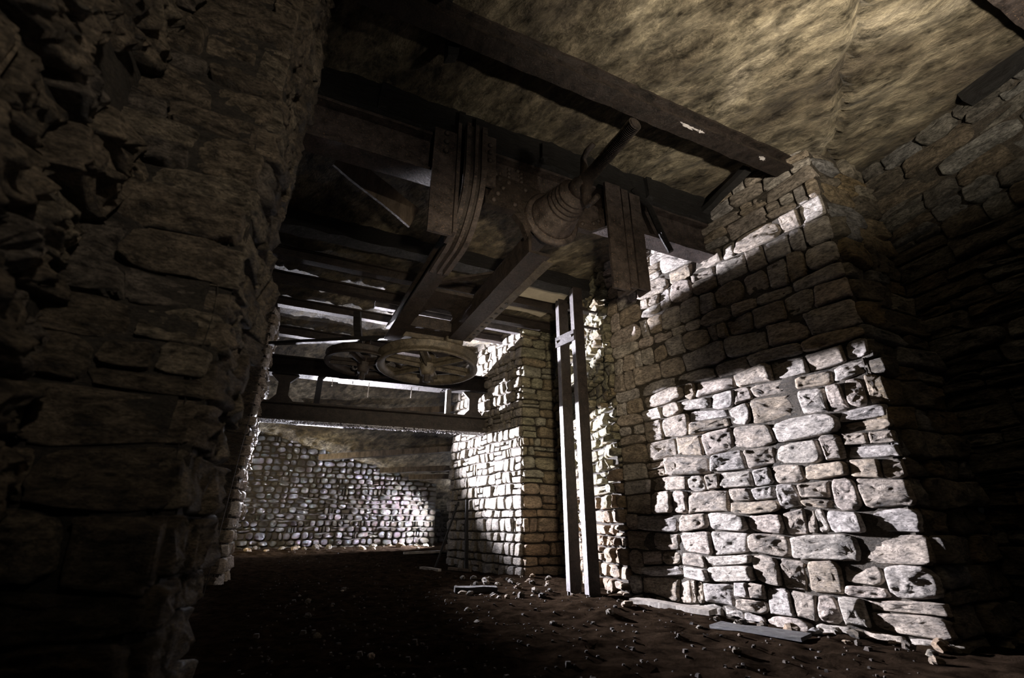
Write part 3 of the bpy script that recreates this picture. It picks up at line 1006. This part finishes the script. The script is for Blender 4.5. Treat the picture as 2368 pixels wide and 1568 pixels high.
stub = tag(box('timber_or_shade_stub', P(0.78, -0.60, 3.22), UX * 0.03 - VX * 0.01, VX * 0.03, ZV * 0.10, 'timber_dark', None, rough=0.015), 'short black timber stub beneath the near roof beam', 'timber')
stub = tag(box('timber_or_shade_stub', P(0.66, -1.0, 3.24), UX * 0.04, VX * 0.14, ZV * 0.07, 'timber_dark', None, rough=0.02), 'short black timber stub above the near roof beam', 'timber')
rag = thing('rotten_board', 'splintered black board hanging from the roof beside the near left pier', 'board', (-0.63, 1.12, 3.1))
for (x, y, l) in ((-0.66, 1.22, 0.16), (-0.63, 1.24, 0.20), (-0.60, 1.26, 0.14), (-0.575, 1.27, 0.11)):
    vs, fs = sweep(prof_rect(0.03, 0.02), line((x, y, 3.36), (x + 0.004, y, 3.36 - l), 5), Vector((0, 1, 0)), 0.012, x * 10, [1, 1, 0.9, 0.8, 0.6, 0.2])
    obj('splinter', vs, fs, 'timber_dark', rag)
rails = [
    (1.62, 3.20, 0.17, 0.17, -1.7, 3.20, 'timber_dark', 'thick black roof timber directly behind the riveted girder'),
    (2.22, 3.20, 0.10, 0.12, -1.7, 3.30, 'rust_dark', 'dark roof rail, second behind the riveted girder'),
    (2.78, 3.20, 0.10, 0.12, -1.7, 3.47, 'rust_dark', 'dark roof rail, third behind the riveted girder'),
    (3.06, 3.19, 0.07, 0.09, 0.9, 3.50, 'steel_grey', 'short pale roof rail ending beside the tall guide rails'),
    (3.45, 3.20, 0.10, 0.12, -1.7, 2.88, 'rust_dark', 'dark roof rail just in front of the double girder'),
    (4.45, 3.18, 0.12, 0.14, -0.6, 2.70, 'rust_dark', 'dark roof rail just behind the double girder'),
]
for i, (v, z, w, h, u0, u1, m, lab) in enumerate(rails):
    beam_thing('roof_rail', lab, 'rail', prof_I(w, h, 0.018, 0.03) if m != 'timber_dark' else prof_rect(w, h), P(u0, v, z), P(u1, v + 0.02 * i, z), m, 0.006 if m != 'timber_dark' else 0.02, i)
tag(bar('brace_plank', prof_rect(0.02, 0.20), P(0.25, 0.35, 3.0), P(0.85, 0.55, 2.80), 'timber', None, rough=0.01), 'brown brace plank slanting under the roof left of the hanger posts', 'plank')
tag(bar('brace_bar', prof_rect(0.07, 0.05), P(3.22, -0.60, 3.22), P(3.28, 0.30, 3.10), 'timber_dark', None, rough=0.01), 'dark brace bar slanting from the near roof beam to the pier', 'bar')
tag(bar('wall_plate', prof_rect(0.10, 0.10), (3.03, 2.25, 3.24), (3.55, 0.5, 3.24), 'timber_dark', None, rough=0.02), 'dark timber along the top of the near right-hand wall', 'timber')
plas = []
rng = random.Random(31)
for i in range(22):
    a = 2 * math.pi * i / 22
    e = 1.0 / max(abs(math.cos(a)), abs(math.sin(a))) * rng.uniform(0.78, 1.0)
    plas.append((2.62 + 0.55 * e * math.cos(a), 2.18 + 0.5 * e * math.sin(a)))
pp = plate('plaster_patch', plas, G0 + ZV * 3.245, UX, VX, ZV, 0.05, 'cement', ceiling)

# --- guide rails in the recess
GX = ((0.715, 4.58, 3.05), (0.575, 4.78, 3.0))
gr = thing('guide_rails', 'two tall upright dark steel guide rails side by side, joined by a bolted strap', 'rails', (0.65, 4.68, 0))
for (x, y, zt) in GX:
    q = Vector((x, y, 0))
    bar('rail', prof_C(0.115, 0.065, 0.014), q - ZV * 0.05, q + ZV * zt, 'rust_dark', gr, up=VX, rough=0.002)
    box('side_plate', q + UX * -0.060 + ZV * (zt / 2), UX * 0.004, VX * 0.034, ZV * (zt / 2 - 0.02), 'steel_grey', gr)
a, b_ = Vector((GX[0][0], GX[0][1], 0)), Vector((GX[1][0], GX[1][1], 0))
mid = (a + b_) / 2
dd = (b_ - a)
st = box('strap', mid - UX * 0.075 + ZV * 2.47, dd * 0.62, UX * 0.006, ZV * 0.06, 'steel_grey', gr)
for s in (-0.48, 0.48):
    rivet(mid - UX * 0.082 + dd * s + ZV * 2.47, -UX, 'rust_dark', st, 0.016)
bar('top_bracket', prof_rect(0.06, 0.06), Vector((0.575, 4.78, 2.93)), Vector((0.575, 4.78, 2.93)) + UX * 0.42, 'rust_dark', gr, rough=0.003)
for z in (2.60, 2.80):
    bar('wall_tie', prof_rect(0.03, 0.02), Vector((0.715, 4.58, z)), Vector((0.715, 4.58, z)) + UX * 0.3, 'rust_dark', gr)

# --- far roof beams, gallery post, leaning bars
for i, (p0, p1, m, lab) in enumerate((
        ((-3.97, 9.7, 1.86), (-0.95, 9.7, 2.05), 'timber', 'long pale roof beam over the wet back wall, seen below the double girder'),
        ((-2.85, 10.3, 1.66), (-1.0, 10.3, 1.72), 'timber', 'short pale roof beam above the brightest part of the back wall'),
        ((-2.35, 10.9, 1.57), (-1.1, 10.9, 1.60), 'timber', 'lowest and farthest roof beam beside the gallery opening'),
        ((-3.9, 8.3, 2.42), (-0.85, 8.5, 2.60), 'timber', 'pale roof beam seen through the gap in the double girder'))):
    beam_thing('far_roof_beam', lab, 'beam', prof_rect(0.14, 0.11), p0, p1, m, 0.01, i)
beam_thing('gallery_post', 'dark timber post standing at the far edge of the lit pier', 'post', prof_rect(0.10, 0.12), (-0.93, 7.75, 0.05), (-0.93, 7.75, 1.78), 'timber', 0.01, 3, up=VX)
beam_thing('leaning_bar', 'thin dark bar leaning against the lit pier, slanting left', 'bar', prof_rect(0.025, 0.03), (-1.08, 7.18, 0.02), (-0.80, 7.28, 0.90), 'timber_dark', 0.005, 3, up=VX)
beam_thing('leaning_bar', 'thin dark bar leaning upright against the lit pier', 'bar', prof_rect(0.04, 0.03), (-0.62, 6.92, 0.0), (-0.66, 7.12, 0.92), 'timber_dark', 0.005, 4, up=VX)
vs, fs = sweep(prof_round(0.0035, 6), [(-2.46, 4.28, 1.75), (-2.50, 4.30, 1.2), (-2.53, 4.31, 0.6), (-2.56, 4.32, 0.02)], VX)
tag(obj('wire', vs, fs, 'steel_grey', None, True), 'thin pale wire hanging straight down beside the near left pier', 'wire')


# ================================================================== floor debris
def rubble_mesh(seed, r, mat, flat=0.6):
    rng = random.Random(seed)
    vs, fs = [], []
    N, K = 9, 5
    for i in range(K):
        ph = math.pi * (i + 0.5) / K
        for k in range(N):
            th = 2 * math.pi * k / N
            q = Vector((math.sin(ph) * math.cos(th), math.sin(ph) * math.sin(th), math.cos(ph)))
            s = 1 + 0.55 * noise.noise(q * 1.6 + Vector((seed, 0, 0)))
            vs.append(Vector((q.x * r * s, q.y * r * s * 0.8, q.z * r * s * flat)))
    for i in range(K - 1):
        for k in range(N):
            k2 = (k + 1) % N
            fs.append((i * N + k, (i + 1) * N + k, (i + 1) * N + k2, i * N + k2))
    fs.append(tuple(range(N)))
    fs.append(tuple(range(K * N - 1, (K - 1) * N - 1, -1)))
    return mesh_of('rubble_stone', vs, fs, mat, False)


RUB = [rubble_mesh(i, 1.0, m) for i, m in enumerate(['stone_brown', 'stone_ochre', 'stone_rust', 'stone_brown', 'stone_pier', 'stone_rust'])]
rng = random.Random(77)


PLACED = [(0.715, 4.58, 0.10), (0.575, 4.78, 0.10)]
for (bx0, by0, bx1, by1) in ((0.98, 4.22, 1.42, 3.72), (-0.55, 4.95, -0.15, 5.05), (1.28, 3.35, 1.62, 2.95)):
    PLACED += [(bx0 + (bx1 - bx0) * k / 6, by0 + (by1 - by0) * k / 6, 0.07) for k in range(7)]


def rubble(p, r, label, group):
    for (x, y, q) in PLACED:
        if math.hypot(p[0] - x, p[1] - y) < (r + q) * 1.25:
            return
    PLACED.append((p[0], p[1], r))
    o = bpy.data.objects.new('rubble_stone', rng.choice(RUB))
    COL.objects.link(o)
    o.scale = (r, r, r * rng.uniform(0.7, 1.1))
    o.rotation_euler = (rng.uniform(-0.3, 0.3), rng.uniform(-0.3, 0.3), rng.uniform(0, 6.28))
    o.location = (p[0], p[1], floor_surface(p[0], p[1]) + r * 0.35)
    tag(o, label, 'stone', group)


for i in range(90):      # foot of the lit wall
    t = rng.random()
    off = abs(rng.gauss(0.0, 0.13)) + 0.05
    q = RL.lerp(RC, t) + Vector((-0.819, -0.574)) * off
    rubble(q, rng.uniform(0.018, 0.055), 'loose rubble stone on the soil along the foot of the brightly lit right-hand wall', 'rubble along the lit wall')
for i in range(90):      # foot of the pier and recess
    q = Vector((rng.uniform(-0.6, 0.9), rng.uniform(4.6, 6.0)))
    if q.x > 0.45 and q.y > 5.3:
        continue
    rubble(q, rng.uniform(0.015, 0.05), 'loose rubble stone on the soil in front of the far pier and guide rails', 'rubble before the far pier')
for i in range(40):      # rubble bank below the back wall
    u, v = rng.uniform(-0.6, 3.3), 8.55 - abs(rng.gauss(0, 0.35))
    q = P(u, v, 0)
    rubble(q, rng.uniform(0.03, 0.09), 'loose wet stone in the rubble bank below the back wall', 'rubble below the back wall')
for i in range(26):      # open floor
    q = Vector((rng.uniform(-2.2, 1.4), rng.uniform(1.9, 5.0)))
    rubble(q, rng.uniform(0.012, 0.035), 'small loose stone lying out on the open dark soil floor', 'stones on the open floor')

boards = [
    ((0.98, 4.22), (1.42, 3.72), 0.10, 0.035, 'timber_pale', 'pale board lying on the ground at the foot of the lit wall'),
    ((-1.25, 7.0), (-0.95, 6.75), 0.05, 0.03, 'timber_pale', 'short pale stick on the floor before the back wall'),
    ((-0.85, 6.9), (-0.55, 6.72), 0.04, 0.03, 'timber', 'short brown stick on the floor beside the leaning bars'),
    ((-1.95, 9.1), (-1.1, 9.5), 0.09, 0.04, 'timber_pale', 'long wet plank on the floor by the gallery opening'),
    ((-0.55, 4.95), (-0.15, 5.05), 0.10, 0.05, 'timber_dark', 'broken black board on the floor in front of the far pier'),
    ((1.28, 3.35), (1.62, 2.95), 0.16, 0.02, 'timber_dark', 'flat black board on the soil near the lit wall'),
]
for i, (p0, p1, w, h, m, lab) in enumerate(boards):
    q0 = (p0[0], p0[1], floor_surface(*p0) + h * 0.6)
    q1 = (p1[0], p1[1], floor_surface(*p1) + h * 0.6)
    beam_thing('board', lab, 'board', prof_rect(w, h), q0, q1, m, 0.012, i)

gv, gf = [], []
rng = random.Random(5)
cube = [(-1, -1, -1), (1, -1, -1), (1, 1, -1), (-1, 1, -1), (-0.6, -0.7, 1), (0.8, -0.6, 1), (0.6, 0.7, 1), (-0.7, 0.6, 1)]
cf = [(0, 3, 2, 1), (4, 5, 6, 7), (0, 1, 5, 4), (1, 2, 6, 5), (2, 3, 7, 6), (3, 0, 4, 7)]
for i in range(2600):
    y = 1.3 + 8.5 * rng.random() ** 1.2
    x = rng.uniform(-0.62, 0.75) * y
    if x > 0.85 + (4.44 - y) * 0.70 or x < -0.42 * y - 0.3 or (x > -0.1 and y > 5.6):
        continue
    r = rng.uniform(0.003, 0.009) * (2.2 if rng.random() < 0.08 else 1)
    c, s = math.cos(i), math.sin(i)
    z = floor_surface(x, y)
    b0 = len(gv)
    for (a, b, e) in cube:
        a, b = a * rng.uniform(0.7, 1.2), b * rng.uniform(0.7, 1.2)
        gv.append((x + r * (a * c - b * s), y + r * (a * s + b * c), z + r * 0.3 + r * e * 0.6))
    gf.extend([tuple(k + b0 for k in f) for f in cf])
gro = obj('gravel', gv, gf, 'crumbs', None, False, base=(0, 0, 0))
tag(gro, 'small crumbs of stone strewn over the dark soil floor', 'gravel', None, 'stuff')
